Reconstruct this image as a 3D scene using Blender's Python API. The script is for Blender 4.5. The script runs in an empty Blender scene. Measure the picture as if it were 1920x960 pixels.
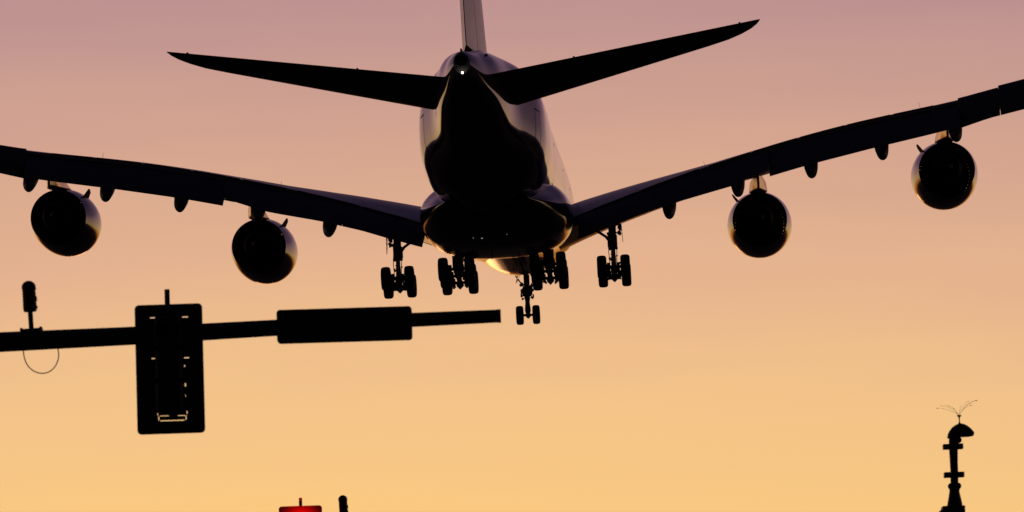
import bpy, math, random
from mathutils import Vector, Matrix, Euler
R = math.radians
random.seed(7)
S = bpy.context.scene
COL = S.collection

# ------------------------------------------------------------------ camera
FPX = 9100.0                       # focal length in pixels of a 1920 px wide frame (a 170 mm lens)
PITCH = R(7.0); ROLL = R(1.9)
cam_d = bpy.data.cameras.new('camera'); cam = bpy.data.objects.new('camera', cam_d); COL.objects.link(cam)
cam_d.sensor_width = 36.0; cam_d.lens = FPX / 1920 * 36.0
cam_d.clip_start = 0.5; cam_d.clip_end = 60000
cam.location = (0, 0, 1.6)
CAMROT = Matrix.Rotation(math.pi/2 + PITCH, 3, 'X') @ Matrix.Rotation(-ROLL, 3, 'Z')
cam.rotation_euler = CAMROT.to_euler()
cam_d.dof.use_dof = True; cam_d.dof.focus_distance = 275; cam_d.dof.aperture_fstop = 9.0
S.camera = cam

# ------------------------------------------------------------------ sky
W = bpy.data.worlds.new("World"); S.world = W; W.use_nodes = True
nt = W.node_tree; nt.nodes.clear()
N = nt.nodes.new; L = nt.links.new
def srgb(r, g, b):
    f = lambda c: ((c/255+0.055)/1.055)**2.4 if c/255 > 0.04045 else c/255/12.92
    return (f(r), f(g), f(b), 1)
def math_node(tree, op, a, b=None, clamp=False):
    n = tree.nodes.new('ShaderNodeMath'); n.operation = op; n.use_clamp = clamp
    for i, v in enumerate((a, b)):
        if v is None: continue
        if isinstance(v, (int, float)): n.inputs[i].default_value = v
        else: tree.links.new(v, n.inputs[i])
    return n.outputs[0]
tc = N('ShaderNodeTexCoord'); sep = N('ShaderNodeSeparateXYZ'); L(tc.outputs['Generated'], sep.inputs[0])
elev = math_node(nt, 'ARCSINE', sep.outputs[2])                     # elevation above the horizon, radians
# the colour of the dusk sky by elevation, towards the sunset
# the glow sinks to either side of the sunset, and faint haze layers disturb it
azs = math_node(nt, 'SUBTRACT', 1.0, elev); azs.node.label = 'one minus cosine of azimuth'
side_sink = math_node(nt, 'MINIMUM', math_node(nt, 'MULTIPLY', azs, .55), .07)
hz = N('ShaderNodeTexNoise'); hz.inputs['Scale'].default_value = 1.0; hz.inputs['Detail'].default_value = 3
hm = N('ShaderNodeMapping'); hm.inputs['Scale'].default_value = (9, 9, 70); L(tc.outputs['Generated'], hm.inputs[0]); L(hm.outputs[0], hz.inputs[0])
haze_shift = math_node(nt, 'MULTIPLY', math_node(nt, 'SUBTRACT', hz.outputs[0], .5), .02)
e_eff = math_node(nt, 'ADD', math_node(nt, 'ADD', elev, side_sink), haze_shift)
e01 = math_node(nt, 'DIVIDE', e_eff, R(90), True)
ramp = N('ShaderNodeValToRGB'); L(e01, ramp.inputs[0])
SKY = [(0.0, (130, 62, 26)), (1.2, (225, 130, 55)), (2.6, (240, 148, 60)), (3.9, (248, 200, 128)), (5.5, (240, 193, 138)), (7.0, (227, 178, 143)),
       (8.5, (210, 163, 143)), (10.0, (190, 147, 145)), (13, (128, 96, 114)), (20, (66, 52, 80)), (38, (34, 29, 54)), (90, (22, 20, 38))]
els = ramp.color_ramp.elements
els[0].position = 0; els[0].color = srgb(*SKY[0][1]); els[1].position = 1; els[1].color = srgb(*SKY[-1][1])
for a, c in SKY[1:-1]:
    e = els.new(a/90); e.color = srgb(*c)
# towards the east, behind the camera, the sky is already dark
az = N('ShaderNodeVectorMath'); az.operation = 'DOT_PRODUCT'
nrm = N('ShaderNodeVectorMath'); nrm.operation = 'NORMALIZE'
cmb = N('ShaderNodeCombineXYZ'); L(sep.outputs[0], cmb.inputs[0]); L(sep.outputs[1], cmb.inputs[1])
L(cmb.outputs[0], nrm.inputs[0]); L(nrm.outputs[0], az.inputs[0])
SUNAZ = R(-3)                                                     # a little to the left of the view
az.inputs[1].default_value = (math.sin(SUNAZ), math.cos(SUNAZ), 0)
L(az.outputs['Value'], azs.node.inputs[1])
front = math_node(nt, 'POWER', math_node(nt, 'MULTIPLY_ADD', az.outputs['Value'], 0.5, True), 1.6)
front.node.inputs[0].links[0].from_node.inputs[2].default_value = 0.5
back = N('ShaderNodeValToRGB'); L(e01, back.inputs[0])
back.color_ramp.elements[0].position = 0; back.color_ramp.elements[0].color = srgb(16, 13, 20)
back.color_ramp.elements[1].position = 1; back.color_ramp.elements[1].color = srgb(22, 20, 38)
mx = N('ShaderNodeMix'); mx.data_type = 'RGBA'
L(front, mx.inputs[0]); L(back.outputs[0], mx.inputs[6]); L(ramp.outputs[0], mx.inputs[7])
bg1 = N('ShaderNodeBackground'); L(mx.outputs[2], bg1.inputs[0]); bg1.inputs[1].default_value = 1.0
nish = N('ShaderNodeTexSky'); nish.sky_type = 'NISHITA'; nish.sun_disc = False
nish.sun_elevation = R(0.5); nish.sun_rotation = SUNAZ
bg2 = N('ShaderNodeBackground'); L(nish.outputs[0], bg2.inputs[0]); bg2.inputs[1].default_value = 0.002
add = N('ShaderNodeAddShader'); L(bg1.outputs[0], add.inputs[0]); L(bg2.outputs[0], add.inputs[1])
out = N('ShaderNodeOutputWorld'); L(add.outputs[0], out.inputs[0])

# ------------------------------------------------------------------ sun, almost set beyond the aeroplane
sun_d = bpy.data.lights.new('sun', 'SUN'); sun = bpy.data.objects.new('sun', sun_d); COL.objects.link(sun)
sun_d.energy = 0.01; sun_d.angle = R(4); sun_d.color = (1, 0.5, 0.2)
sd = Vector((math.sin(SUNAZ)*math.cos(R(.5)), math.cos(SUNAZ)*math.cos(R(.5)), math.sin(R(.5))))
sun.rotation_euler = sd.to_track_quat('Z', 'Y').to_euler(); sun.location = (0, 0, 100)

S.view_settings.view_transform = 'Standard'; S.view_settings.look = 'None'
S.view_settings.exposure = 0; S.view_settings.gamma = 1; S.view_settings.use_curve_mapping = False
S.cycles.max_bounces = 6; S.cycles.use_denoising = True

# ------------------------------------------------------------------ materials
def mat(name, col, rough=.5, metal=0, coat=0, emit=None, estr=0, noise=0, nscale=2.0, bump=0):
    m = bpy.data.materials.new(name); m.use_nodes = True; t = m.node_tree
    b = t.nodes['Principled BSDF']
    b.inputs['Roughness'].default_value = rough; b.inputs['Metallic'].default_value = metal
    b.inputs['Coat Weight'].default_value = coat; b.inputs['Coat Roughness'].default_value = .06
    b.inputs['Base Color'].default_value = (*col, 1)
    if name == 'navy_gloss_paint': b.inputs['Specular IOR Level'].default_value = .28
    if noise or bump:
        c = t.nodes.new('ShaderNodeTexCoord'); n = t.nodes.new('ShaderNodeTexNoise')
        n.inputs['Scale'].default_value = nscale; n.inputs['Detail'].default_value = 6
        t.links.new(c.outputs['Object'], n.inputs['Vector'])
        if noise:
            r = t.nodes.new('ShaderNodeMapRange'); t.links.new(n.outputs[0], r.inputs[0])
            r.inputs[1].default_value = .3; r.inputs[2].default_value = .7
            r.inputs[3].default_value = 1-noise; r.inputs[4].default_value = 1+noise
            v = t.nodes.new('ShaderNodeVectorMath'); v.operation = 'SCALE'
            v.inputs[0].default_value = col; t.links.new(r.outputs[0], v.inputs['Scale'])
            t.links.new(v.outputs[0], b.inputs['Base Color'])
            r2 = t.nodes.new('ShaderNodeMapRange'); t.links.new(n.outputs[0], r2.inputs[0])
            r2.inputs[3].default_value = rough*.8; r2.inputs[4].default_value = min(1, rough*1.25)
            t.links.new(r2.outputs[0], b.inputs['Roughness'])
        if bump:
            bp = t.nodes.new('ShaderNodeBump'); bp.inputs['Strength'].default_value = bump
            bp.inputs['Distance'].default_value = .02
            t.links.new(n.outputs[0], bp.inputs['Height']); t.links.new(bp.outputs[0], b.inputs['Normal'])
    if emit:
        b.inputs['Emission Color'].default_value = (*emit, 1); b.inputs['Emission Strength'].default_value = estr
    return m

def fuselage_paint():
    """White above, navy below a painted line that climbs towards the tail cone; riveted frame seams, two window rows."""
    m = bpy.data.materials.new('fuselage_paint'); m.use_nodes = True; t = m.node_tree
    b = t.nodes['Principled BSDF']; b.inputs['Roughness'].default_value = .22
    b.inputs['Coat Weight'].default_value = .0; b.inputs['Specular IOR Level'].default_value = .36; b.inputs['Roughness'].default_value = .08
    c = t.nodes.new('ShaderNodeTexCoord'); s = t.nodes.new('ShaderNodeSeparateXYZ'); t.links.new(c.outputs['Object'], s.inputs[0])
    y, z = s.outputs[1], s.outputs[2]
    def M(op, a, bb=None, cl=False): return math_node(t, op, a, bb, cl)
    # paint line height as a function of station (y = 37 - station)
    mr = t.nodes.new('ShaderNodeMapRange'); mr.interpolation_type = 'SMOOTHSTEP'
    t.links.new(y, mr.inputs[0]); mr.inputs[1].default_value = -9; mr.inputs[2].default_value = -36
    mr.inputs[3].default_value = -2.6; mr.inputs[4].default_value = 1.3
    blue = M('LESS_THAN', z, mr.outputs[0])
    # frame seams
    fr = M('ABSOLUTE', M('SUBTRACT', M('FRACT', M('DIVIDE', y, 3.3)), .5))
    seam = M('LESS_THAN', fr, .006)
    st = M('LESS_THAN', M('ABSOLUTE', M('SUBTRACT', z, 1.35)), .02)
    seam = M('MAXIMUM', seam, st)
    # windows: two rows of dark ovals
    wy = M('MULTIPLY', M('SUBTRACT', M('FRACT', M('DIVIDE', y, .64)), .5), .64/.13)
    def row(zc):
        wz = M('DIVIDE', M('SUBTRACT', z, zc), .19)
        return M('LESS_THAN', M('ADD', M('MULTIPLY', wy, wy), M('MULTIPLY', wz, wz)), 1)
    w = M('MAXIMUM', row(-.35), row(2.35))
    w = M('MULTIPLY', w, M('LESS_THAN', M('ABSOLUTE', M('SUBTRACT', y, 5)), 25))
    n = t.nodes.new('ShaderNodeTexNoise'); n.inputs['Scale'].default_value = .6; n.inputs['Detail'].default_value = 8
    mp = t.nodes.new('ShaderNodeMapping'); mp.inputs['Scale'].default_value = (1, .25, 1)
    t.links.new(c.outputs['Object'], mp.inputs[0]); t.links.new(mp.outputs[0], n.inputs[0])
    def mixc(f, a, bcol):
        k = t.nodes.new('ShaderNodeMix'); k.data_type = 'RGBA'
        if isinstance(f, float): k.inputs[0].default_value = f
        else: t.links.new(f, k.inputs[0])
        for i, v in ((6, a), (7, bcol)):
            if isinstance(v, tuple): k.inputs[i].default_value = (*v, 1)
            else: t.links.new(v, k.inputs[i])
        return k.outputs[2]
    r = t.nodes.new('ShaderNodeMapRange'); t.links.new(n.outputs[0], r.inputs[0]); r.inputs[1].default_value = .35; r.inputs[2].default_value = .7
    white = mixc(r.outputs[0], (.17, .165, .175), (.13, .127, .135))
    col = mixc(blue, white, (.006, .008, .028))
    col = mixc(seam, col, (.05, .05, .06)); col = mixc(w, col, (.01, .01, .012))
    t.links.new(col, b.inputs['Base Color'])
    return m

M = {
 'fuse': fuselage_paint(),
 'navy': mat('navy_gloss_paint', (.006, .008, .03), .12, 0, 0, noise=.15),
 'white': mat('white_gloss_paint', (.76, .74, .72), .25, 0, .5, noise=.06, nscale=.8),
 'fin': mat('warm_white_fin_paint', (.8, .68, .62), .35, 0, .2, noise=.05, nscale=.8),
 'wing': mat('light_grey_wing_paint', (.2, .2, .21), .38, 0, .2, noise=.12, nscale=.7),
 'dkwing': mat('grey_flap_paint', (.05, .05, .055), .55, 0, 0, noise=.15, nscale=.9),
 'metal': mat('bare_metal', (.6, .48, .36), .24, 1, 0, noise=.12),
 'titan': mat('heat_tinted_titanium', (.78, .56, .36), .3, 1, 0, noise=.06),
 'strut': mat('landing_gear_grey', (.12, .12, .12), .5, .3, 0, noise=.2),
 'rubber': mat('tyre_rubber', (.012, .012, .012), .8, 0, 0, noise=.3),
 'hot': mat('sooty_exhaust_metal', (.02, .018, .016), .6, .5, 0, noise=.3),
 'black': mat('matt_black', (.012, .012, .012), .7, noise=.2),
 'blacksig': mat('black_powder_coat', (.014, .012, .012), .6, noise=.25, nscale=8),
 'galv': mat('galvanised_steel_weathered', (.045, .042, .04), .65, .3, 0, noise=.25, nscale=5, bump=.2),
 'sign': mat('dark_sign_enclosure', (.03, .027, .027), .55, noise=.2, nscale=6),
 'cable': mat('brown_cable_sheath', (.06, .03, .015), .6),
 'redlens': mat('red_lens_lit', (.5, .01, .01), .3, emit=(1, .02, .01), estr=14),
 'greylens': mat('unlit_lens', (.03, .03, .03), .2),
 'taillamp': mat('tail_lamp_lit', (.9, .9, .9), .3, emit=(1, .9, .74), estr=7),
 'bellyglint': mat('belly_glint_glow', (.5, .5, .45), .4, emit=(.75, .9, .6), estr=.3),  # faint glow standing in for ground lights mirrored in the belly paint
 'iron': mat('dark_painted_iron', (.02, .016, .015), .5, .2, noise=.3, nscale=9, bump=.2),
 'ground': mat('dark_dry_ground', (.016, .015, .013), 1.0, noise=.4, nscale=.05),
 'asphalt': mat('asphalt', (.045, .045, .047), .9, noise=.25, nscale=1.5, bump=.3),
 'concrete': mat('kerb_concrete', (.22, .21, .2), .85, noise=.2, nscale=1.5),
 'paintline': mat('road_paint', (.7, .68, .62), .7, noise=.15),
}

# ------------------------------------------------------------------ helpers
class MB:
    """Collects shapes; build() links them as ONE mesh object."""
    def __init__(s): s.v = []; s.f = []; s.m = []; s.mats = []
    def mi(s, m):
        if m not in s.mats: s.mats.append(m)
        return s.mats.index(m)
    def ring_loft(s, rings, m='black', cap0=True, cap1=True, closed=True):
        k = s.mi(m); n = len(rings[0]); b = len(s.v)
        for r in rings: s.v += [tuple(p) for p in r]
        for i in range(len(rings)-1):
            for j in range(n if closed else n-1):
                a = b+i*n+j; c = b+i*n+(j+1) % n
                s.f.append((a, c, c+n, a+n)); s.m.append(k)
        if cap0: s.f.append(tuple(b+j for j in reversed(range(n)))); s.m.append(k)
        if cap1: s.f.append(tuple(b+(len(rings)-1)*n+j for j in range(n))); s.m.append(k)
    def box(s, c, d, m='black', rot=None, bev=0):
        hx, hy, hz = d[0]/2, d[1]/2, d[2]/2
        b = min(bev, hx*.9, hy*.9, hz*.9)
        rings = []
        def rr(z, ins):
            pts = []
            x, y = hx-ins, hy-ins
            r = max(b-ins, 0) if b else 0
            for sx, sy in ((1, 1), (-1, 1), (-1, -1), (1, -1)):
                if b:
                    q = [(sx*x, sy*(y-b)), (sx*(x-b), sy*y)]
                    if sx*sy < 0: q.reverse()
                    pts += q
                else: pts.append((sx*x, sy*y))
            return [Vector((p[0], p[1], z)) for p in pts]
        if b: rings = [rr(-hz, b*.7), rr(-hz+b*.7, 0), rr(hz-b*.7, 0), rr(hz, b*.7)]
        else: rings = [rr(-hz, 0), rr(hz, 0)]
        Q = rot if rot else Matrix.Identity(3)
        s.ring_loft([[Q @ p + Vector(c) for p in r] for r in rings], m)
    def tube(s, pts, rad, m='black', n=12, cap=True):
        pts = [Vector(p) for p in pts]
        rads = rad if isinstance(rad, (list, tuple)) else [rad]*len(pts)
        rings = []; up = None
        for i, p in enumerate(pts):
            d = (pts[min(i+1, len(pts)-1)] - pts[max(i-1, 0)]).normalized()
            if up is None: up = Vector((0, 0, 1)) if abs(d.z) < .9 else Vector((1, 0, 0))
            x = d.cross(up).normalized(); y = x.cross(d).normalized(); up = y
            rings.append([p + (x*math.cos(t)+y*math.sin(t))*rads[i] for t in [2*math.pi*k/n for k in range(n)]])
        s.ring_loft(rings, m, cap, cap)
    def lathe(s, prof, c, axis='y', m='black', n=48, cap0=False, cap1=False):
        """prof: (along, radius) pairs; axis: direction of 'along'"""
        rings = []
        for a, r in prof:
            ring = []
            for k in range(n):
                t = 2*math.pi*k/n; x, z = r*math.cos(t), r*math.sin(t)
                if axis == 'y': q = (c[0]+x, c[1]+a, c[2]+z)
                elif axis == 'x': q = (c[0]+a, c[1]+z, c[2]+x)
                else: q = (c[0]+z, c[1]+x, c[2]+a)
                ring.append(q)
            rings.append(ring)
        s.ring_loft(rings, m, cap0, cap1)
    def sphere(s, c, r, m='black', n=16, sz=1):
        prof = [(-r*math.cos(math.pi*i/8)*sz, max(.002, r*math.sin(math.pi*i/8))) for i in range(9)]
        s.lathe(prof, c, 'z', m, n, True, True)
    def build(s, name, parent=None, smooth=35, label=None):
        me = bpy.data.meshes.new(name); me.from_pydata(s.v, [], s.f)
        for k in s.mats: me.materials.append(M[k])
        me.polygons.foreach_set('material_index', s.m)
        me.validate(); me.update()
        import bmesh
        bm = bmesh.new(); bm.from_mesh(me); bmesh.ops.recalc_face_normals(bm, faces=bm.faces); bm.to_mesh(me); bm.free()
        if smooth:
            me.shade_smooth()
            try: me.set_sharp_from_angle(angle=R(smooth))
            except Exception: pass
        o = bpy.data.objects.new(name, me); COL.objects.link(o)
        if parent: o.parent = parent
        if label: o['label'] = label
        return o
def empty(name, loc=(0, 0, 0)):
    o = bpy.data.objects.new(name, None); COL.objects.link(o); o.location = loc; o.empty_display_size = .3; return o
def tag(o, label=None, cat=None, group=None, kind=None):
    if label: o['label'] = label
    if cat: o['category'] = cat
    if group: o['group'] = group
    if kind: o['kind'] = kind
    return o
def copy_tree(o, parent=None):
    c = o.copy(); COL.objects.link(c); c.parent = parent
    for ch in list(o.children): copy_tree(ch, c)
    return c
def interp(x, xs, ys):
    if x <= xs[0]: return ys[0]
    for i in range(len(xs)-1):
        if x <= xs[i+1]: return ys[i] + (ys[i+1]-ys[i])*(x-xs[i])/(xs[i+1]-xs[i])
    return ys[-1]
def smooth_interp(x, xs, ys):
    """monotone cubic (Fritsch-Carlson)"""
    n = len(xs)
    if x <= xs[0]: return ys[0]
    if x >= xs[-1]: return ys[-1]
    d = [(ys[i+1]-ys[i])/(xs[i+1]-xs[i]) for i in range(n-1)]
    m = [d[0]] + [0 if d[i-1]*d[i] <= 0 else 2*d[i-1]*d[i]/(d[i-1]+d[i]) for i in range(1, n-1)] + [d[-1]]
    i = max(k for k in range(n-1) if xs[k] <= x); h = xs[i+1]-xs[i]; t = (x-xs[i])/h
    return (2*t**3-3*t*t+1)*ys[i] + (t**3-2*t*t+t)*h*m[i] + (-2*t**3+3*t*t)*ys[i+1] + (t**3-t*t)*h*m[i+1]
def at(px, py, dist):
    """point 'dist' metres ahead along +Y seen at a pixel of the 1920x960 photograph"""
    d = CAMROT @ Vector(((px-960)/FPX, (480-py)/FPX, -1.0))
    return Vector((0, 0, 1.6)) + d * (dist / d.y)

# ------------------------------------------------------------------ the ground (below the frame)
def sheet(name, x0, x1, y0, y1, z, m):
    b = MB(); k = b.mi(m); b.v = [(x0, y0, z), (x1, y0, z), (x1, y1, z), (x0, y1, z)]; b.f = [(0, 1, 2, 3)]; b.m = [k]
    return tag(b.build(name, smooth=0), kind='structure')
sheet('ground', -9000, 9000, -9000, 12000, 0, 'ground')
sheet('road', -400, 400, 51.5, 64, .004, 'asphalt')
for y in (51.5, 64):
    b = MB(); b.box((0, y, .07), (800, .3, .14), 'concrete', bev=.03); tag(b.build('kerb'), kind='structure')
b = MB()
for k in range(-40, 41): b.box((k*9, 57.7, .008), (3, .12, .002), 'paintline')
tag(b.build('lane_markings', smooth=0), kind='structure')

# ------------------------------------------------------------------ the aeroplane
# local axes: x = starboard, y = 37 - station (station counted aft from the nose), z = up from the cabin centre line
T = Vector((-0.6128, 279.13, 40.845))
plane = empty('airliner', T); plane.rotation_mode = 'YXZ'
plane.rotation_euler = Euler((0.0370, -0.0145, -0.04462), 'YXZ')
tag(plane, 'huge four-engined double-deck airliner seen from behind coming in to land with its wheels down', 'airplane')
P = lambda u, s, z: Vector((u, 37-s, z))

FS = [0, .5, 1.5, 3, 6, 10, 14, 46, 50, 54, 56, 58, 60, 62, 64, 66, 69, 71, 72.2, 72.7]
FW = [.15, .9, 1.7, 2.45, 3.15, 3.5, 3.57, 3.57, 3.57, 3.47, 3.24, 2.8, 2.36, 2.07, 1.88, 1.66, 1.15, .82, .56, .42]
FT = [-1.3, -.55, .25, 1.5, 3.1, 3.95, 4.2, 4.2, 4.2, 4.2, 4.17, 4.1, 4.0, 3.85, 3.64, 3.4, 2.98, 2.75, 2.58, 2.45]
FB = [-1.7, -2.2, -2.6, -3.0, -3.5, -3.9, -4.16, -4.2, -4.05, -3.5, -3.1, -2.6, -2.1, -1.6, -1.08, -.55, .25, .85, 1.2, 1.4]
def fsec(s):
    return tuple(smooth_interp(s, FS, a) for a in (FW, FT, FB))
def fpt(s, th, off=0):
    """point on the skin at angle th (0 starboard, 90 top)"""
    w, t, b = fsec(s); zc = (t+b)/2 - .25*(w/3.57)
    c, sn = math.cos(th), math.sin(th)
    e = 2/(interp(s, [44, 53, 66, 71], [2.3, 2.75, 2.6, 2.0]) if sn > 0 else interp(s, [50, 60, 66, 72], [2.08, 2.6, 2.6, 2.0]))
    x = math.copysign(abs(c)**e, c)*(w+off); z = math.copysign(abs(sn)**e, sn)*((t-zc if sn > 0 else zc-b)+off)
    return P(x, s, zc+z)
b = MB()
ss = [0, .2, .5, 1, 1.5, 2.2, 3, 4, 5, 6, 8, 10, 12, 14] + [14+32*i/12 for i in range(1, 13)] + [46+26*i/40 for i in range(1, 41)] + [72.2, 72.5, 72.7]
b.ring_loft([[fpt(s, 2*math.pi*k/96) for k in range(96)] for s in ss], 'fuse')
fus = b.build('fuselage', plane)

# belly fairing with the wing roots' fillets
BS = [17, 19, 22, 26, 30, 36, 41, 45, 48, 51, 53.5]
BW = [2.2, 3.0, 3.58, 3.72, 3.84, 4.12, 4.3, 4.2, 3.75, 3.1, 2.3]
BT = [-3.3, -2.8, -2.0, -1.2, -.7, -.5, -.55, -.9, -1.6, -2.3, -3.0]
BB = [-3.6, -3.7, -3.85, -4.1, -4.4, -4.92, -5.36, -5.25, -4.8, -4.15, -3.45]
b = MB()
rings = []
for i in range(57):
    s = 17 + 36.5*i/56
    w, t, bo = (smooth_interp(s, BS, a) for a in (BW, BT, BB)); zc = bo + (t-bo)*.5
    ring = []
    for k in range(72):
        th = 2*math.pi*k/72; c, sn = math.cos(th), math.sin(th)
        e = 2/(2.7 if sn < 0 else 2.0)
        ring.append(P(math.copysign(abs(c)**e, c)*w, s, zc+math.copysign(abs(sn)**e, sn)*(t-zc if sn > 0 else zc-bo)))
    rings.append(ring)
b.ring_loft(rings, 'navy')
fair = b.build('belly_fairing', plane)

# added glowing dots imitating ground lights reflected in the belly, behind the wheel bays
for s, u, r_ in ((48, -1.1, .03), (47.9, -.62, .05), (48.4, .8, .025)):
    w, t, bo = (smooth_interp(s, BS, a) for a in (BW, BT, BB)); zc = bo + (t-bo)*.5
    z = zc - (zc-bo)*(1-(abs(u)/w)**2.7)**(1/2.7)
    b = MB(); b.sphere(P(u, s, z-.01), r_, 'bellyglint', 10, .6); b.build('belly_glint', fair)

# ---- wings
TE = lambda u: interp(abs(u), [3.0, 12.5, 39.9], [38.4, 39.8, 51.5])
LE = lambda u: interp(abs(u), [3.0, 39.9], [20.1, 47.5])
ZT = lambda u: smooth_interp(abs(u), [3, 4.3, 8, 10.4, 13.5, 15, 17.5, 20.2, 22.2, 25, 26.6, 28.5, 30.1, 39.9], [-2.35, -1.98, -1.12, -.62, .02, .32, .8, 1.24, 1.5, 1.82, 2.03, 2.35, 2.6, 4.3])
ZB = lambda u: interp(abs(u), [4.4, 5, 6.5, 7.9, 10.3, 13.35, 14.5, 15.6, 15.61, 17.4, 18.4, 21.5, 22.5, 25, 26.4, 28, 30, 38], [-4.55, -4.37, -3.9, -3.42, -2.76, -2.1, -1.7, -1.32, -1.76, -1.4, -1.22, -.72, -.58, -.22, .02, .42, .74, 2.2])
LOS = .103
def foil(x, t, camber=.02):
    """upper, lower z per unit chord at x"""
    yt = 5*t*(.2969*math.sqrt(x)-.126*x-.3516*x*x+.2843*x**3-.1015*x**4)
    yc = camber*(4*x*(1-x))
    return yc+yt, yc-yt
def wing_frame(u):
    u = abs(u); c = TE(u)-LE(u)
    inc = R(interp(u, [3, 7, 12, 16, 39.9], [4.6, 3.6, .9, -.6, -1.5])); t = interp(u, [3, 8, 12, 39.9], [.135, .115, .092, .088])
    f = lambda x, up: (LE(u)+x*c, foil(x, t)[0 if up else 1]*c - math.tan(inc)*x*c)
    top = max(f(x/50, True)[1]-(TE(u)-2.5-f(x/50, True)[0])*LOS for x in range(1, 47))
    dz = ZT(u)-top
    return f, dz, c
def wing_ring(u, sgn, cut=.90, n=18):
    f, dz, c = wing_frame(u); pts = []
    xs = [cut*(1-math.cos(math.pi*i/n))/2 for i in range(n+1)]
    for x in reversed(xs): s, z = f(x, True); pts.append(P(sgn*u, s, z+dz))
    for x in xs[1:]: s, z = f(x, False); pts.append(P(sgn*u, s, z+dz))
    return pts
def wing_te(u, cut=.90):
    f, dz, c = wing_frame(u); a = f(cut, True); l = f(cut, False)
    return a[0], a[1]+dz, l[1]+dz
def wing_low(u, s):
    f, dz, c = wing_frame(u); x = (s-LE(u))/c
    return f(max(0, min(.9, x)), False)[1]+dz
def flap_ring(u, sgn, ds0=-.75, ds1=.9, zup=-.02, th=.16, zb=None):
    s0, zu, zl = wing_te(u); s1 = TE(u)+ds1; z1 = (ZB(u) if zb is None else zb(u))+.1
    A = Vector((s0+ds0, zu+zup)); B = Vector((s1, z1)); d = B-A; n = Vector((d.y, -d.x)).normalized()
    if n.y < 0: n = -n
    up = [(0, 0), (.03, .35), (.1, .62), (.25, .85), (.45, .8), (.7, .48), (1, .02)]
    lo = [(.7, -.12), (.45, -.3), (.25, -.42), (.1, -.4), (.03, -.25)]
    T0 = th*d.length
    off = -.45*T0   # keep the upper surface below the spoiler edge
    return [P(sgn*u, q.x, q.y) for q in [A+d*x+n*(y*T0+off*(1-x)) for x, y in up+lo]]
def lin(a, b, n): return [a+(b-a)*i/(n-1) for i in range(n)]

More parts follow.
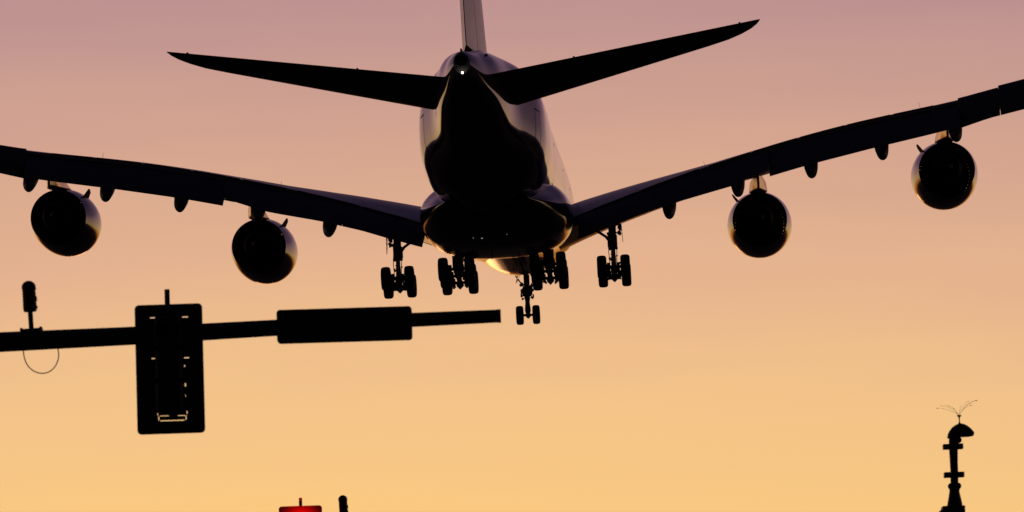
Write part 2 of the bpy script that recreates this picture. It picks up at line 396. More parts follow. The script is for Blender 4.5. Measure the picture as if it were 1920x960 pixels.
for sgn, side in ((-1, 'port'), (1, 'starboard')):
    b = MB()
    us = lin(3.0, 12.5, 14) + lin(13.3, 39.9, 36)
    b.ring_loft([wing_ring(u, sgn) for u in us], 'wing')
    wing = b.build('wing', plane, smooth=50)
    # flaps: three panels
    for u0, u1, d in ((4.5, 9.0, 0), (9.02, 15.59, 0), (15.63, 26.36, 0)):
        b = MB(); b.ring_loft([flap_ring(u, sgn) for u in lin(u0, u1, 12)], 'dkwing'); b.build('flap', wing, smooth=40)
    # ailerons, drooped a little
    for u0, u1, dz in ((26.39, 28.6, .2), (28.63, 32.4, .3), (32.43, 37.2, .3)):
        b = MB(); b.ring_loft([flap_ring(u, sgn, ds0=-.1, ds1=0, zup=dz, th=.2) for u in lin(u0, u1, 6)], 'dkwing'); b.build('aileron', wing, smooth=40)
    # spoiler panels: thin plates on the rear upper skin, one standing a little proud
    for j, (u0, u1) in enumerate([(5.4, 7.9), (8.1, 11.6), (12.2, 14.6), (14.8, 17.3), (17.5, 20), (20.2, 22.6), (22.8, 25)]):
        b = MB(); rr = []
        for u in lin(u0, u1, 5):
            f, dz, c = wing_frame(u); q = []
            lift = .035
            for x in (.78, .84, .905): s, z = f(x, True); q.append(P(sgn*u, s, z+dz+lift*(x-.77)/.13+.006))
            for x in (.905, .84, .78): s, z = f(x, True); q.append(P(sgn*u, s, z+dz-.02))
            rr.append(q)
        b.ring_loft(rr, 'wing'); b.build('spoiler', wing, smooth=30)
    # drooped leading-edge slat
    for u0, u1 in ((5.2, 13.6), (16.2, 24.5), (27, 38.5)):
        b = MB(); rr = []
        for u in lin(u0, u1, 8):
            f, dz, c = wing_frame(u); q = []
            s0, z0 = f(0, True)
            k = interp(u, [3, 40], [1.9, .8])
            for a, r_ in [(0, 0), (.35, .16), (.75, .2), (1, .1), (1.02, -.08), (.85, -.16), (.6, -.05), (.3, .08)]:
                q.append(P(sgn*u, s0+.35*k-a*k*.8, z0+dz+.02*k+r_*k*.8-a*k*.08))
            rr.append(q)
        b.ring_loft(rr, 'dkwing'); b.build('slat', wing, smooth=60)
    # wing-tip fence
    b = MB(); s_, z_ = TE(39.9), ZT(39.9)
    b.ring_loft([[P(sgn*(39.9+o), s_-3.6+a, z_-.15+h) for a, h in [(0, 0), (2.8, 1.2), (3.9, 1.25), (3.4, 0), (3.7, -1.1), (2.7, -1.1)]] for o in (0, .08)], 'white')
    b.build('wingtip_fence', wing)
    # flap track fairings
    for u in (9.8, 13.8, 18.0, 22.0, 26.1):
        s1 = TE(u)+1.15; zb = ZB(u)+.12; Ln = interp(u, [9, 27], [5.4, 4.4]); drop = .66
        b = MB(); rr = []
        for i in range(13):
            x = i/12; wd = .42*max(.03, math.sin(math.pi*min(1, .04+x*.8)))**.6; hh = .63*max(.04, math.sin(math.pi*min(1, .04+x*.82)))**.55
            if i == 12: wd *= .35; hh *= .4
            s = s1-Ln*(1-x)
            z = interp(x, [0, .45, 1], [wing_low(u, s1-Ln)-.1, (wing_low(u, s1-Ln*.55)*.4+zb*.6), zb-drop+.16])
            rr.append([P(sgn*u+wd*math.cos(t), s, z+hh*math.sin(t)*(1 if math.sin(t) > 0 else 1)) for t in [2*math.pi*k/20 for k in range(20)]])
        b.ring_loft(rr, 'dkwing'); b.build('flap_track_fairing', wing)
    # static wicks standing off the trailing edge
    for u in (12.0, 24.3) if sgn > 0 else (12.6, 22.3):
        f, dz, c = wing_frame(u); s, z = f(.89, True)
        b = MB(); b.tube([P(sgn*u, s, z+dz), P(sgn*(u-.1), s+.3, z+dz+.3)], .009, 'black', 6); b.build('static_wick', wing)

    # ---- engines
    for u0, sx, zc in ((15.05, 27.6, -2.77), (25.98, 35.6, -1.17)):
        zc2 = zc
        c = P(sgn*u0, sx, zc2)
        b = MB()
        # local lathe axis: +y is forward; profile along = metres forward of the fan nozzle's lip
        prof = [(0, 1.60), (-.0, 1.635), (.6, 1.72), (1.3, 1.81), (2.1, 1.885), (3.0, 1.935), (4.0, 1.95), (4.8, 1.91), (5.3, 1.83), (5.6, 1.70), (5.65, 1.6), (5.55, 1.5), (5.2, 1.45), (4.4, 1.48)]
        b.lathe(prof, c, 'y', 'navy', 72)
        b.lathe([(4.4, 1.48), (1.6, 1.62), (.6, 1.62), (0, 1.60)], c, 'y', 'black', 72)
        nac = b.build('engine_nacelle', plane, smooth=60)
        b = MB(); b.lathe([(3.9, 1.47), (3.9, .3), (4.5, .02)], c, 'y', 'black', 48, False, True); b.build('fan_hub', nac)
        b = MB(); b.lathe([(2.4, 1.25), (1.2, 1.2), (.2, 1.02), (-.8, .8), (-1.25, .68), (-1.25, .64), (-.4, .66), (.5, .7)], c, 'y', 'hot', 48); b.build('core_cowl', nac)
        b = MB(); b.lathe([(.3, .46), (-.9, .44), (-1.5, .3), (-2.1, .1), (-2.2, .02)], c, 'y', 'hot', 40, True, True); b.build('exhaust_cone', nac)
        b = MB()
        for k in range(44):
            t = 2*math.pi*k/44
            q = Matrix.Rotation(-t, 3, 'Y') @ Matrix.Rotation(R(18), 3, 'X')
            b.box(c+Vector((math.cos(t)*1.4, 2.4, math.sin(t)*1.4)), (.34, .3, .02), 'metal', rot=Matrix.Rotation(-t, 3, 'Y') @ Matrix.Rotation(R(25), 3, 'X'))
        b.build('guide_vanes', nac, smooth=0)
        # strake on the inboard shoulder
        t = R(50) if sgn < 0 else R(130)
        d = Vector((math.cos(t), 0, math.sin(t))); tt = Vector((-d.z, 0, d.x))
        b = MB()
        base = [(4.5, 1.86), (3.6, 2.3), (2.7, 2.42), (2.5, 2.38), (2.6, 1.84)]
        b.ring_loft([[c+Vector((0, y, 0))+d*r_+tt*o for y, r_ in base] for o in (-.035, .035)], 'black'); b.build('strake', nac, smooth=20)
        # pylon
        b = MB(); rr = []
        zw = lambda s: wing_low(u0, s)+.35 if s > LE(u0)+1 else wing_low(u0, LE(u0)+1)+.1-(LE(u0)+1-s)*.17
        for s, w_ in ((sx-4.4, .08), (sx-4, .3), (sx-2.5, .5), (sx-1, .56), (sx+.8, .48), (sx+2.2, .27), (sx+3.4, .07)):
            zb = zc2 + interp(s, [sx-1.6, sx, sx+2.2, sx+3.4], [1.8, 1.62, 1.60, 1.58])
            zt = max(zw(s), zb+.08)
            rr.append([P(sgn*u0+a*w_, s, z) for a, z in ((-1, zb+.05), (-.85, zb), (.85, zb), (1, zb+.05), (1, zt), (-1, zt))])
        b.ring_loft(rr, 'titan'); b.build('pylon', nac, smooth=30)

# ---- tailplane
for sgn in (-1, 1):
    b = MB(); rr = []
    us = [.6, 1.5, 3, 5, 7, 9, 11, 12.5, 13.6, 14.3, 14.8, 15.1, 15.25]
    for u in us:
        te = interp(u, [.6, 15.25], [68.0, 70.5])
        le = interp(u, [.6, 13, 14, 14.7, 15.1, 15.25], [58.6, 66.5, 67.3, 68.35, 69.5, 70.3])
        c = te-le; zte = interp(u, [.6, 1.5, 15.2], [1.75, 1.86, 3.62])
        inc = R(interp(u, [.6, 15], [4.2, 4.6]))    # trimmed nose down
        t = .095 if u < 14 else .08
        q = []
        xs = [(1-math.cos(math.pi*i/14))/2 for i in range(15)]
        for x in reversed(xs): q.append(P(sgn*u, le+x*c, zte-(1-x)*c*math.tan(inc)+foil(x, t, -.008)[0]*c))
        for x in xs[1:-1]: q.append(P(sgn*u, le+x*c, zte-(1-x)*c*math.tan(inc)+foil(x, t, -.008)[1]*c))
        rr.append(q)
    b.ring_loft(rr, 'dkwing'); st = b.build('tailplane', plane, smooth=50)
    b = MB()
    for u in (5.6, 14.2):
        zte = interp(u, [.6, 1.5, 15.2], [1.75, 1.86, 3.62]); te = interp(u, [.6, 15.25], [68.0, 70.5])
        b = MB(); b.box(P(sgn*u, te-.25, zte+.03), (.1, .5, .06), 'metal'); b.build('elevator_hinge', st)

# ---- fin and rudder
def fin_ring(z, x0, x1, n=14):
    le = interp(z, [3.2, 17.5], [53.0, 65.2]); te = interp(z, [3.2, 17.5], [67.0, 72.0]); c = te-le
    t = interp(z, [3.2, 17.5], [.088, .085])
    xs = [x0+(x1-x0)*i/n for i in range(n+1)]
    a = [P(foil(x, t, 0)[0]*c+(.012), le+x*c, z) for x in xs]; d = [P(-foil(x, t, 0)[0]*c-.012, le+x*c, z) for x in reversed(xs)]
    return a+d
b = MB(); b.ring_loft([fin_ring(z, .0, .68, 20) for z in lin(3.0, 17.5, 12)], 'fin'); fin = b.build('tail_fin', plane, smooth=50)
b = MB(); b.ring_loft([fin_ring(z, .69, 1.0) for z in lin(3.55, 11.2, 8)], 'fin'); b.build('rudder', fin, smooth=50)
b = MB(); b.ring_loft([fin_ring(z, .69, 1.0) for z in lin(11.25, 17.3, 6)], 'fin'); b.build('rudder', fin, smooth=50)
b = MB()   # fillet along the fin's foot
b.ring_loft([[P(x*w, s, z) for x, z in ((-1, zb), (-.62, zb+.35*h), (-.3, zb+h), (.3, zb+h), (.62, zb+.35*h), (1, zb))] for s, w, h, zb in
    ((48, .1, .1, 4.05), (50, .5, .6, 4.0), (53, .95, 1.1, 3.9), (58, 1.15, 1.0, 3.6), (62, 1.05, .75, 3.4), (64.5, .75, .35, 3.2))], 'white')
b.build('fin_fillet', fin, smooth=50)

# ---- tail cone fittings
b = MB(); b.lathe([(-.35, .3), (-.38, .26), (.5, .24), (.5, .02)], P(0, 72.6, 2.02), 'y', 'hot', 24, False, True); b.build('exhaust_pipe', fus)
b = MB(); b.box(P(0, 72.35, 2.45), (.09, .7, .45), 'black', bev=.03); b.build('tail_cone_fairing', fus)
b = MB(); b.sphere(P(.03, 72.9, 1.40), .055, 'taillamp'); b.build('tail_light', fus, label='white position lamp glowing under the tail cone')
b = MB(); b.box(P(1.0, 66.2, 3.02), (.13, 1.5, .1), 'black', rot=Matrix.Rotation(R(-32), 3, 'Y'), bev=.02); b.build('intake_flap', fus)
# cabin doors: outlines lying on the skin
def door(s0, zc, hh, ww, side):
    th0 = math.asin(max(-1, min(1, (zc+.1)/4.2)))
    dth = hh/2/4.0
    base = 0 if side > 0 else math.pi
    path = []
    n = 10
    for (a0, b0), (a1, b1) in (((-1, -1), (1, -1)), ((1, -1), (1, 1)), ((1, 1), (-1, 1)), ((-1, 1), (-1, -1))):
        for k in range(n):
            f = k/n; path.append((a0+(a1-a0)*f, b0+(b1-b0)*f))
    b = MB(); R1 = []; R2 = []
    for a, e in path:
        th = th0+dth*e; th_ = th if side > 0 else math.pi-th
        R1.append(fpt(s0+ww/2*a, th_, .012))
        th = th0+dth*(e*.955); th_ = th if side > 0 else math.pi-th
        R2.append(fpt(s0+ww/2*a*.92, th_, .012))
    b.ring_loft([R1, R2], 'black', False, False); d = b.build('cabin_door', fus, smooth=60)
    pass
for side in (-1, 1):
    for s0 in (9, 19.5, 31, 45, 56.5): door(s0, -.6, 2.0, 1.15, side)
    for s0 in (24, 37, 49.5): door(s0, 2.2, 1.8, 1.05, side)
# aerials under the belly
for s, u in ((34, .5), (43.5, -.3), (40, 1.1)):
    b = MB(); b.ring_loft([[P(u+o, s+a, -5.4+z) for a, z in ((0, .1), (.5, .1), (.45, -.28), (.25, -.28))] for o in (-.02, .02)], 'black'); b.build('blade_antenna', fair)

# ---- landing gear
def wheel_mb(c, r, w):
    prof = [(-.5, .30), (-.42, .50), (-.5, .56), (-.5, .80), (-.44, .92), (-.3, .985), (-.12, 1), (.12, 1), (.3, .985), (.44, .92), (.5, .80), (.5, .56), (.42, .50), (.5, .30)]
    b = MB(); b.lathe([(a*w, q*r) for a, q in prof[2:12]], c, 'x', 'rubber', 40)
    return b, prof
def add_wheel(par, c, r, w, tilt):
    q = Matrix.Rotation(tilt, 3, 'Y')
    b = MB(); prof = [(-.40, .56), (-.5, .62), (-.5, .80), (-.45, .91), (-.33, .975), (-.12, 1), (.12, 1), (.33, .975), (.45, .91), (.5, .80), (.5, .62), (.40, .56)]
    b.lathe([(a*w, k*r) for a, k in prof], c, 'x', 'rubber', 40)
    b.lathe([(-.40*w, .56*r), (-.30*w, .5*r), (-.22*w, .3*r), (-.34*w, .26*r), (-.36*w, .02)], c, 'x', 'metal', 28, False, True)
    b.lathe([(.40*w, .56*r), (.30*w, .5*r), (.22*w, .3*r), (.34*w, .26*r), (.36*w, .02)], c, 'x', 'metal', 28, False, True)
    return b.build('wheel', par)
def clutter(b, c, n, ext, sc):
    rnd = random.Random(int(abs(c.x*100)+abs(c.z*37)))
    for _ in range(n):
        p = c+Vector([rnd.uniform(-e, e) for e in ext])
        b.box(p, (sc*rnd.uniform(.5, 1.5), sc*rnd.uniform(.6, 1.6), sc*rnd.uniform(.6, 2)), 'strut', rot=Euler((rnd.uniform(-.6, .6), rnd.uniform(-.6, .6), rnd.uniform(-.6, .6))).to_matrix(), bev=.01)
def main_gear(sgn, u, s, zc, naxle, tilt, half, tr, tw, ztop, lean, wl=None):
    """zc: height of the bogie's middle; tilt: bogie nose-down angle"""
    b = MB()
    top = P(sgn*u+lean*sgn, s-.25, ztop); foot = P(sgn*u, s, zc+.1)
    mid = foot.lerp(top, .45)
    b.tube([foot, foot.lerp(top, .22), foot.lerp(top, .24), mid], [.15, .15, .13, .13], 'strut', 16)
    b.tube([foot.lerp(top, .36), foot.lerp(top, .38), foot.lerp(top, .6), foot.lerp(top, .48), top], [.25, .27, .27, .22, .24], 'strut', 18)
    b.box(foot.lerp(top, .37), (.55, .5, .12), 'strut', bev=.03)
    b.box(foot, (.38, .9, .5), 'strut', bev=.09)
    # torque links behind
    b.tube([foot+Vector((0, -.2, .2)), foot+Vector((0, -.75, .62)), foot.lerp(top, .38)+Vector((0, -.2, 0))], [.09, .07, .09], 'strut', 8)
    # hydraulic lines and brackets
    clutter(b, foot.lerp(top, .3), 14, (.22, .22, .45), .1)
    clutter(b, foot.lerp(top, .55), 8, (.27, .2, .3), .1)
    for x in (-.2, .17): b.tube([foot+Vector((x, -.3, 0)), foot.lerp(top, .3)+Vector((x*1.3, -.3, 0)), foot.lerp(top, .6)+Vector((x, -.2, 0))], .025, 'strut', 6)
    # side stay running inboard
    if naxle == 2:
        a = foot.lerp(top, .5); e = P(sgn*(u-1.6), s-.3, -2.95)
        b.tube([a, e], .085, 'strut', 10); b.tube([a+Vector((0, 0, -.32)), a.lerp(e, .3)], .05, 'strut', 8)
        b.box(a+Vector((-sgn*.2, 0, -.12)), (.22, .2, .5), 'strut', bev=.04)
    else:
        a = foot.lerp(top, .5); b.tube([a, P(sgn*(u-.2), s-2.6, ztop-.1)], .11, 'strut', 10)
        b.box(foot.lerp(top, .75), (.62, .6, 1.1), 'strut', bev=.1)
    # bogie beam
    sp = 1.7; d = Vector((0, math.cos(tilt), -math.sin(tilt)))
    c0 = P(sgn*u, s, zc); ext = (naxle-1)*sp/2
    b.tube([c0-d*(ext+.25), c0-d*ext, c0+d*ext, c0+d*(ext+.25)], [.12, .16, .16, .12], 'strut', 14)
    b.box(c0+d*(ext*.9)+Vector((0, 0, -.18)), (.3, .5, .34), 'strut', rot=Matrix.Rotation(-tilt, 3, 'X') @ Matrix.Rotation(R(45), 3, 'Y'), bev=.03)
    for k in range(naxle):
        ca = c0+d*(sp*(k-(naxle-1)/2))
        b.tube([ca+Vector((-half, 0, 0)), ca+Vector((half, 0, 0))], .095, 'strut', 12)
        for x in (-1, 1):
            b.lathe([(-.1, .2), (-.1, .26), (.08, .26), (.08, .2)], ca+Vector((x*(half-tw/2-.13), 0, 0)), 'x', 'strut', 18, True, True)   # brake pack
            clutter(b, ca+Vector((x*.33, 0, -.05)), 5, (.06, .25, .3), .09)
            b.tube([ca+Vector((x*.3, -.25, .2)), ca+Vector((x*.36, -.3, -.3))], .03, 'strut', 6)
    g = b.build('main_landing_gear', plane, smooth=40)
    for k in range(naxle):
        ca = c0+d*(sp*(k-(naxle-1)/2))
        for x in (-1, 1): add_wheel(g, ca+Vector((x*half, 0, 0)), tr, tw, 0)
    return g
for sgn in (-1, 1):
    g = main_gear(sgn, 6.33, 33.6, -5.87, 2, R(12), .685, .70, .55, wing_low(6.22, 33.6)+.3, 0)
    # door hanging outboard of the leg
    b = MB(); z0 = wing_low(6.9, 33.6)
    b.ring_loft([[P(sgn*(6.85+o+.08*(z0-z)/2), s, z) for s, z in ((33.0, z0+.2), (34.3, z0+.2), (34.4, z0-.9), (34.0, z0-1.75), (33.3, z0-1.4))] for o in (0, .03)], 'white')
    b.tube([P(sgn*6.8, 33.6, z0-1.3), P(sgn*6.4, 33.6, z0-1.0)], .04, 'strut', 8); b.tube([P(sgn*6.8, 33.6, z0-.6), P(sgn*6.4, 33.6, z0-.8)], .04, 'strut', 8)
    clutter(b, P(sgn*6.75, 33.6, z0-.9), 8, (.08, .2, .3), .14)
    b.build('gear_door', g)
    g = main_gear(sgn, 2.64, 36.9, -5.95, 3, R(9), .765, .70, .56, -4.7, 0)
    b = MB(); b.ring_loft([[P(sgn*(3.35+o), s, z) for s, z in ((35.2, -5.1), (38.7, -5.1), (38.5, -5.75), (35.4, -5.75))] for o in (0, .05)], 'navy'); b.build('gear_door', g)
# nose gear
b = MB(); foot = P(0, 5.0, -6.08); top = P(0, 4.6, -2.9)
b.tube([foot+Vector((0, 0, -.05)), foot.lerp(top, .1), foot.lerp(top, .35)], [.12, .2, .12], 'strut', 14)
b.tube([foot.lerp(top, .27), foot.lerp(top, .36), top], [.15, .19, .2], 'strut', 14)
b.box(foot.lerp(top, .48), (.6, .35, .6), 'strut', bev=.06); clutter(b, foot.lerp(top, .48), 22, (.4, .3, .5), .13)
clutter(b, foot.lerp(top, .42), 8, (.2, .2, .3), .09)
for x in (-.32, .32):
    b.sphere(foot.lerp(top, .51)+Vector((x, 0, 0)), .11, 'strut')
    b.tube([foot.lerp(top, .56)+Vector((x*.5, 0, 0)), foot.lerp(top, .82)+Vector((x*2.2, .1, 0))], .045, 'strut', 8)
b.tube([foot+Vector((-.5, 0, 0)), foot+Vector((.5, 0, 0))], .08, 'strut', 12)
b.box(foot+Vector((0, 0, -.05)), (.3, .35, .3), 'strut', rot=Matrix.Rotation(R(45), 3, 'Y'), bev=.05)
ng = b.build('nose_landing_gear', plane, smooth=40)
for x in (-1, 1): add_wheel(ng, foot+Vector((x*.53, 0, 0)), .62, .47, 0)
for x in (-1, 1):
    b = MB(); b.ring_loft([[P(x*(.62+o+.3*(-4.0-z)), s, z) for s, z in ((3.6, -3.0), (5.9, -3.2), (5.8, -4.05), (3.9, -3.9))] for o in (0, .04)], 'navy'); b.build('gear_door', ng)

# ------------------------------------------------------------------ first mast arm and what hangs on it (about 50 m off)
D1 = 50.0
a0 = at(-560, 663, D1); a1 = at(937, 592.5, D1)
b = MB()
px = [-560, -300, 0, 250, 380, 520, 770, 937]
cy = [664, 654, 641.5, 629.5, 622.5, 614.5, 600, 592.5]; hh = [22, 21, 19, 17.3, 16.3, 15.5, 13.6, 12.4]
b.tube([at(x, y, D1) for x, y in zip(px, cy)], [h/FPX*D1 for h in hh], 'galv', 16)
mast = empty('signal_mast', (a0.x, D1, 0)); tag(mast, 'dark steel mast arm reaching in from the left edge below the airliner', 'signal mast')
def child(mb, name, par, smooth=35):
    o = mb.build(name, par, smooth); o.matrix_parent_inverse = Matrix.Translation(-Vector(par.location)); return o
arm = child(b, 'mast_arm', mast)
b = MB(); e1 = at(937, 592.5, D1); dr = (e1-at(770, 600, D1)).normalized(); b.tube([e1-dr*.03, e1+dr*.012], [12.9/FPX*D1]*2, 'galv', 16); child(b, 'end_cap', mast)
b = MB(); b.lathe([(0, .2), (.05, .2), (.05, .16), (a0.z-.3, .125), (a0.z+.35, .12), (a0.z+.4, .06)], (a0.x, D1, 0), 'z', 'galv', 24, True, True); child(b, 'pole', mast)
b = MB(); b.box((a0.x, D1, .015), (.55, .55, .03), 'galv', bev=.005); child(b, 'base_plate', mast)

def plate(b, x0, x1, z0, z1, y, th, holes, r, m):
    """upright plate with rounded corners and rectangular openings"""
    xs = sorted(set([x0, x0+r, x1-r, x1]+[h[0] for h in holes]+[h[1] for h in holes]))
    zs = sorted(set([z0, z0+r, z1-r, z1]+[h[2] for h in holes]+[h[3] for h in holes]))
    nx, nz = len(xs)-1, len(zs)-1
    def solid(i, j):
        if i < 0 or j < 0 or i >= nx or j >= nz: return False
        cx, cz = (xs[i]+xs[i+1])/2, (zs[j]+zs[j+1])/2
        if (cx < x0+r or cx > x1-r) and (cz < z0+r or cz > z1-r): return False
        return not any(h[0] < cx < h[1] and h[2] < cz < h[3] for h in holes)
    k = b.mi(m)
    def quad(*p):
        n = len(b.v); b.v += [tuple(q) for q in p]; b.f.append(tuple(range(n, n+len(p)))); b.m.append(k)
    ya, yb = y-th/2, y+th/2
    for i in range(nx):
        for j in range(nz):
            if not solid(i, j): continue
            A, B_, C_, D_ = xs[i], xs[i+1], zs[j], zs[j+1]
            for yy in (ya, yb): quad((A, yy, C_), (B_, yy, C_), (B_, yy, D_), (A, yy, D_))
            if not solid(i-1, j): quad((A, ya, C_), (A, yb, C_), (A, yb, D_), (A, ya, D_))
            if not solid(i+1, j): quad((B_, ya, C_), (B_, yb, C_), (B_, yb, D_), (B_, ya, D_))
            if not solid(i, j-1): quad((A, ya, C_), (A, yb, C_), (B_, yb, C_), (B_, ya, C_))
            if not solid(i, j+1): quad((A, ya, D_), (A, yb, D_), (B_, yb, D_), (B_, ya, D_))
    for cx, cz, t0 in ((x1-r, z1-r, 0), (x0+r, z1-r, 90), (x0+r, z0+r, 180), (x1-r, z0+r, 270)):
        arc = [(cx+r*math.cos(R(t0+18*q)), cz+r*math.sin(R(t0+18*q))) for q in range(6)]
        for yy in (ya, yb): quad((cx, yy, cz), *[(p[0], yy, p[1]) for p in arc])
        for p, q in zip(arc, arc[1:]): quad((p[0], ya, p[1]), (p[0], yb, p[1]), (q[0], yb, q[1]), (q[0], ya, q[1]))

def signal(cx, ct, dist, scale, back, label, lit):
    """three-section vertical signal; (cx, ct) pixel of the top middle of its backplate; back=True seen from behind"""
    top = at(cx, ct, dist); X, Z = top.x, top.z
    e = empty('traffic_signal', (X, dist, Z)); tag(e, label, 'traffic light')
    f = 1 if back else -1                              # the lenses point away from / towards the camera
    wd, ht = .70, 1.345
    def pz(x, y): p = at(x, y, dist); return p.x-X, p.z-Z
    holes = []
    if back:
        for ax, ay, bx, by in ((281, 594.7, 293, 597.3), (341, 593, 353, 595.6), (284, 671, 293, 673.5), (345, 669.5, 355, 672),
                               (291.5, 686, 293, 689), (345.5, 683.5, 347.8, 689), (291.8, 720, 294, 727), (346.5, 717.5, 348.8, 725.5), (293, 741, 294.8, 746), (347.5, 738.5, 349.6, 744.5),
                               (295.3, 774, 296.6, 780), (350, 769.5, 351.6, 777),
                               (297, 779.5, 298.6, 790), (348, 777, 349.6, 788.5), (299, 779, 317, 780.6), (333.5, 778.2, 347.5, 779.9), (298.6, 787.3, 348, 789.5)):
            xa, za = pz(ax, by); xb, zb = pz(bx, ay); mx_, mz = (xa+xb)/2, (za+zb)/2
            hx, hz = abs(bx-ax)/2/FPX*dist*.92, abs(by-ay)/2/FPX*dist*(.75 if by-ay < 3 else .72)
            holes.append((mx_-hx, mx_+hx, mz-hz, mz+hz))
    b = MB(); plate(b, -wd/2, wd/2, -ht, 0, 0, .006, holes, .045, 'blacksig')
    bp = b.build('backplate', e, smooth=20)
    bp.location = (0, 0, 0)
    b = MB()
    hw = .14 if back else .17
    for k in range(3):
        b.box((0, -f*.1, -.135-.335*k-.17), (hw*2, .18, .325), 'blacksig', bev=.03)
    hs = b.build('signal_housing', e)
    for k in range(3):
        zc = -.135-.335*k-.17
        if not back:
            bl = MB(); bl.lathe([(0, .15), (-.02*1, .14), (-.045, .1), (-.055, .02)], (0, -.006-.004, zc), 'y', 'redlens' if lit == k else 'greylens', 28, False, True)
            bl.build('signal_lens', hs, label='glowing red lens' if lit == k else None)
        bv = MB(); ring = []
        n = 24
        sgn_ = 1 if back else -1
        pts_o = []
        for q in range(n+1):
            t = R(-50)+R(280)*q/n; pts_o.append((math.cos(t), math.sin(t)))
        rr = []
        for c_, s_ in pts_o: rr.append([(c_*.165, sgn_*.01, zc+s_*.165), (c_*.165, sgn_*((.24 if s_ > 0 else .12) if back else (.07 if s_ > 0 else .05)), zc+s_*.165), (c_*.158, sgn_*((.24 if s_ > 0 else .12) if back else (.07 if s_ > 0 else .05)), zc+s_*.158), (c_*.158, sgn_*.01, zc+s_*.158)])
        bv.ring_loft(rr, 'blacksig'); bv.build('visor', hs)
    b = MB(); b.box((0, -f*.13, -.53), (.05, .05, 1.22), 'galv', bev=.008)
    b.box((0, -f*.13, .055), (.052, .04, .17), 'galv', bev=.004)
    b.box((0, -f*.16, -.28), (.3, .06, .14), 'galv', bev=.02)
    b.build('mounting_bracket', e)
    return e, X, Z
signal(315.5, 570.4, D1-.14, 1, True, 'traffic light on the left mast arm seen from behind, sky showing through thin slots', None)

# long sign box further along the arm
p = at(646, 609.5, D1-.16); sg = empty('street_sign', p); tag(sg, 'long narrow dark sign box with rounded corners fixed near the tip of the mast arm', 'sign')
b = MB(); plate(b, -.698, .698, -.172, .172, 0, .11, [], .035, 'sign'); o = b.build('sign_box', sg, smooth=25)
b = MB()
for z in (-.145, .145): b.box((0, -.058, z), (1.3, .008, .012), 'blacksig')
for x in (-.67, .67): b.box((x, -.058, 0), (.012, .008, .27), 'blacksig')
b.build('frame', sg, smooth=0)
for x in (-.45, .45): b = MB(); b.box((x, .1, 0), (.06, .1, .2), 'galv', bev=.01); b.build('clamp', sg)
sg.rotation_euler = (0, R(-.1+1.2-.9), 0)

# stubby camera standing on the arm
def traffic_camera(name, px_, py_, dist, label, post):
    p = at(px_, py_, dist)                             # middle of the foot plate, on top of its arm
    e = empty(name, p); tag(e, label, 'camera', 'detection cameras on the mast arms')
    k = 1.0
    b = MB(); b.lathe([(post, .066), (post+.02, .07), (post+.035, .072), (post+.22, .069), (post+.25, .074), (post+.27, .073), (post+.295, .06), (post+.315, .035), (post+.322, .01)], (0, 0, 0), 'z', 'iron', 24, True, True)
    body = b.build('camera_body', e)
    b = MB(); b.box((.028, -.02, post+.25), (.09, .17, .06), 'iron', rot=Matrix.Rotation(R(35), 3, 'Y'), bev=.02); b.build('sun_hood', body)
    b = MB(); b.box((.07, 0, post+.13), (.015, .05, .05), 'iron', bev=.004); b.build('latch', body); b = MB(); b.box((.068, 0, post+.04), (.02, .05, .03), 'iron', bev=.004); b.build('latch', body)
    b = MB(); b.tube([(0, 0, 0), (0, 0, post+.02)], .026, 'iron', 14); b.build('post', e)
    b = MB(); b.box((0, 0, .006), (.23, .12, .026), 'iron', bev=.004)
    for x in (-.1, .1): b.box((x, 0, .022), (.024, .1, .02), 'iron', bev=.003); b.box((x, 0, -.05), (.012, .2, .12), 'iron', bev=.003)
    b.build('clamp_plate', e)
    return e
tcam = traffic_camera('detection_camera', 59, 620, D1, 'round-topped dark camera on a short post at the left end of the mast arm', .2)
tcam.rotation_euler = (0, R(-2.5), 0)
# cable drooping under the arm
b = MB(); pts = []
for x, y in ((45, 640), (44, 655), (45, 668), (49, 680), (56, 690), (66, 697), (78, 700), (90, 698), (100, 691), (107, 680), (110, 668), (109, 657), (106, 640)):
    pts.append(at(x, y, D1))
rr = []
for i in range(len(pts)-1):
    for q in range(4):
        t = q/4; p0, p1, p2, p3 = pts[max(i-1, 0)], pts[i], pts[i+1], pts[min(i+2, len(pts)-1)]
        rr.append(.5*((2*p1)+(p2-p0)*t+(2*p0-5*p1+4*p2-p3)*t*t+(3*p1-p0-3*p2+p3)*t**3))
rr.append(pts[-1])
b.tube(rr, .0058, 'cable', 8)
o = b.build('cable'); tag(o, 'thin brown cable drooping in a loop below the mast arm', 'cable')

# ------------------------------------------------------------------ second mast, farther off, its arm just below the frame
D2 = 78.5
sig2, X2, Z2 = signal(563, 948.5, D2, 1, False, 'red-lit traffic light whose top edge rises at the bottom of the picture', 0)
pl = bpy.data.lights.new('red_signal_glow', 'SPOT'); pl.color = (1, .0, .0); pl.energy = 62; pl.shadow_soft_size = .05; pl.spot_size = R(128); pl.spot_blend = .8
lo = bpy.data.objects.new('red_signal_glow', pl); COL.objects.link(lo); lo.parent = sig2; lo.location = (0, -.30, -.24); lo.rotation_euler = (R(90), 0, 0)
za = Z2-.55
b = MB(); b.tube([(X2-7.5, D2+.1, za-.1), (X2-3, D2+.1, za-.03), (X2+2.2, D2+.1, za+.03)], [.12, .1, .07], 'galv', 16)
mast2 = empty('signal_mast', (X2-7.5, D2+.1, 0)); tag(mast2, 'farther mast carrying the red-lit traffic light at the bottom edge', 'signal mast')
child(b, 'mast_arm', mast2)
b = MB(); b.lathe([(0, .2), (.05, .2), (.05, .15), (za+.2, .12), (za+.25, .06)], (X2-7.5, D2+.1, 0), 'z', 'galv', 24, True, True); child(b, 'pole', mast2)
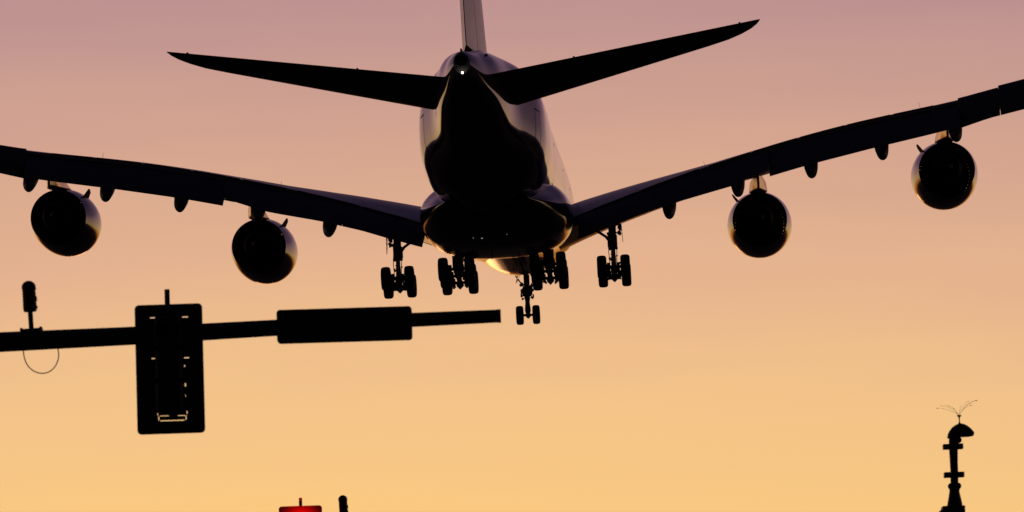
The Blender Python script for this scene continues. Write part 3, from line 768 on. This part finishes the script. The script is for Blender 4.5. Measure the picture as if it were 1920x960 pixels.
b = MB(); b.box((X2-7.5, D2+.1, .015), (.55, .55, .03), 'galv', bev=.005); child(b, 'base_plate', mast2)
cx2 = at(642, 927.5, D2)
fx = cx2.x
tc2 = copy_tree(tcam); tc2.location = (fx+.02, D2+.1, cx2.z-.522)
tc2['label'] = 'round-topped dark camera beside the red-lit traffic light at the bottom edge'
hgt = cx2.z-.522-(za+.03*(fx-X2)/2.2+.085)
if hgt > .03:
    b = MB(); b.tube([(0, 0, -hgt-.03), (0, 0, 0)], .03, 'iron', 12); o = b.build('riser', tc2)

# ------------------------------------------------------------------ slender post with hooded head, right
D3 = 64.0
k3 = D3/FPX
base = at(1790, 957, D3); p0 = at(1787.5, 832, D3)
lp = empty('lamp_post', (base.x, D3, 0)); tag(lp, 'slender dark post with a hooded head and collars at the lower right', 'lamp post')
def Lp(px_, py_): q = at(px_, py_, D3); return q.x-base.x, q.z
def prof_piece(rows, m='iron', n=20):
    """rows: (left px, right px, y px): round section between the two outlines"""
    b = MB(); rr = []
    for l, r_, y in rows:
        x0, z0 = Lp(l, y); x1, z1 = Lp(r_, y); cx_ = (x0+x1)/2; rad = (r_-l)/2*k3; z_ = (z0+z1)/2
        rr.append([(cx_+rad*math.cos(2*math.pi*q/n), rad*math.sin(2*math.pi*q/n), z_) for q in range(n)])
    b.ring_loft(rr, m); return b
sh = prof_piece([(1779, 1799, 822), (1779, 1798, 832), (1779.5, 1796, 845), (1781, 1796, 868), (1782, 1796.8, 885), (1782, 1797, 900), (1782.5, 1797, 910)]).build('shaft', lp)
c3 = prof_piece([(1780, 1800, 906), (1777, 1802.6, 909.6), (1777, 1802.6, 913), (1780, 1799.5, 918), (1780, 1799, 922), (1777.5, 1803, 938), (1775.5, 1805, 949)]).build('flared_foot', lp)
for y0, xl, xr in ((837.5, 1768, 1805.5), (890.3, 1770, 1807.5)):
    x, z = Lp((xl+xr)/2, y0)
    b = MB(); b.box((x, 0, z), ((xr-xl)*k3, .16, 9.6*k3), 'iron', bev=.006)
    for sx_ in (-1, 1): b.tube([(x+sx_*.105, -.1, z), (x+sx_*.105, .1, z)], .012, 'iron', 8)
    b.build('collar', lp)
x, z = Lp(1787, 953.5)
b = MB(); b.box((x, 0, z), (42*k3, 42*k3, 8*k3), 'iron', bev=.006); x, z = Lp(1785, 961); b.box((x, 0, z), (46*k3, 46*k3, 9*k3), 'iron', bev=.006)
x5, z5 = Lp(1786, 966)
b.build('capital', lp)
b = MB(); b.lathe([(0, .26), (.25, .26), (.3, .2), (1.1, .17), (1.15, .14), (z5-.3, .1), (z5-.05, .12), (z5+.01, .13)], (x5, 0, 0), 'z', 'iron', 24, True, True); b.build('column', lp)
# hood: rounded shell leaning out to the right
b = MB(); rr = []
outl = [(1776, 821, 1777.5, 822), (1777.5, 813, 1781, 823), (1780, 808, 1788, 822.5), (1785, 801.5, 1794, 821.5), (1791, 797, 1799, 820.5), (1799, 793.5, 1803, 820), (1807, 795, 1808, 819.5), (1813, 798, 1813.5, 819.3), (1819, 802.5, 1818.5, 818.8), (1824.5, 808, 1823, 818), (1826.5, 811.5, 1825, 817)]
for xt, yt, xb, yb in outl:
    A = Lp(xt, yt); B_ = Lp(xb, yb); cxm = ((A[0]+B_[0])/2, (A[1]+B_[1])/2); hz = abs(A[1]-B_[1])/2
    dep = .15*min(1, (hz/.09)**.5)
    ring = []
    for q in range(20):
        t = 2*math.pi*q/20; sn = math.sin(t); w = abs(math.cos(t))**.7*math.copysign(1, math.cos(t))
        fz = (sn*.5+.5)
        ring.append((B_[0]+(A[0]-B_[0])*fz, dep*w, B_[1]+(A[1]-B_[1])*fz))
    rr.append(ring)
b.ring_loft(rr, 'iron'); hood = b.build('lamp_hood', lp, smooth=60)
b = MB(); x, z = Lp(1797, 825); b.sphere((x, 0, z), .045, 'iron', 12); b.build('lamp_socket', hood)
# spike strip on a little spool
b = MB(); x, z = Lp(1799, 794); 
b.lathe([(-.01, .02), (.02, .008), (.055, .007), (.085, .012), (.095, .028), (.108, .03), (.112, .02)], (x, 0, z), 'z', 'iron', 16, True, True)
b.build('finial', hood)
sp = empty('bird_spikes', (base.x+x, D3, z+.1)); tag(sp, 'spray of thin wires with tiny knobs on top of the hooded post', 'bird spikes')
tips = [(1757, 766, 1), (1763.5, 762, .7), (1773, 759, .5), (1777.5, 763, .5), (1816.5, 752, .6), (1820, 760.5, 1.1), (1828, 752.5, .9), (1831.5, 751, 1), (1801, 762, .4)]
o3 = Vector((base.x+x, D3, z+.1))
for i, (tx, ty, kb) in enumerate(tips):
    tp = at(tx, ty, D3)-o3; tp.y = random.uniform(-.12, .12)
    midp = Vector((tp.x*.42, tp.y*.4, tp.z*.86+.012))
    pp = []
    for q in range(9):
        t = q/8; pp.append((1-t)**2*Vector((0, 0, 0))+2*t*(1-t)*midp+t*t*tp)
    b = MB(); b.tube(pp, .0014, 'iron', 6); wi = b.build('wire', sp)
    if kb > .45: b = MB(); b.sphere(tp, .0085*kb, 'iron', 10, .7); b.build('knob', wi)
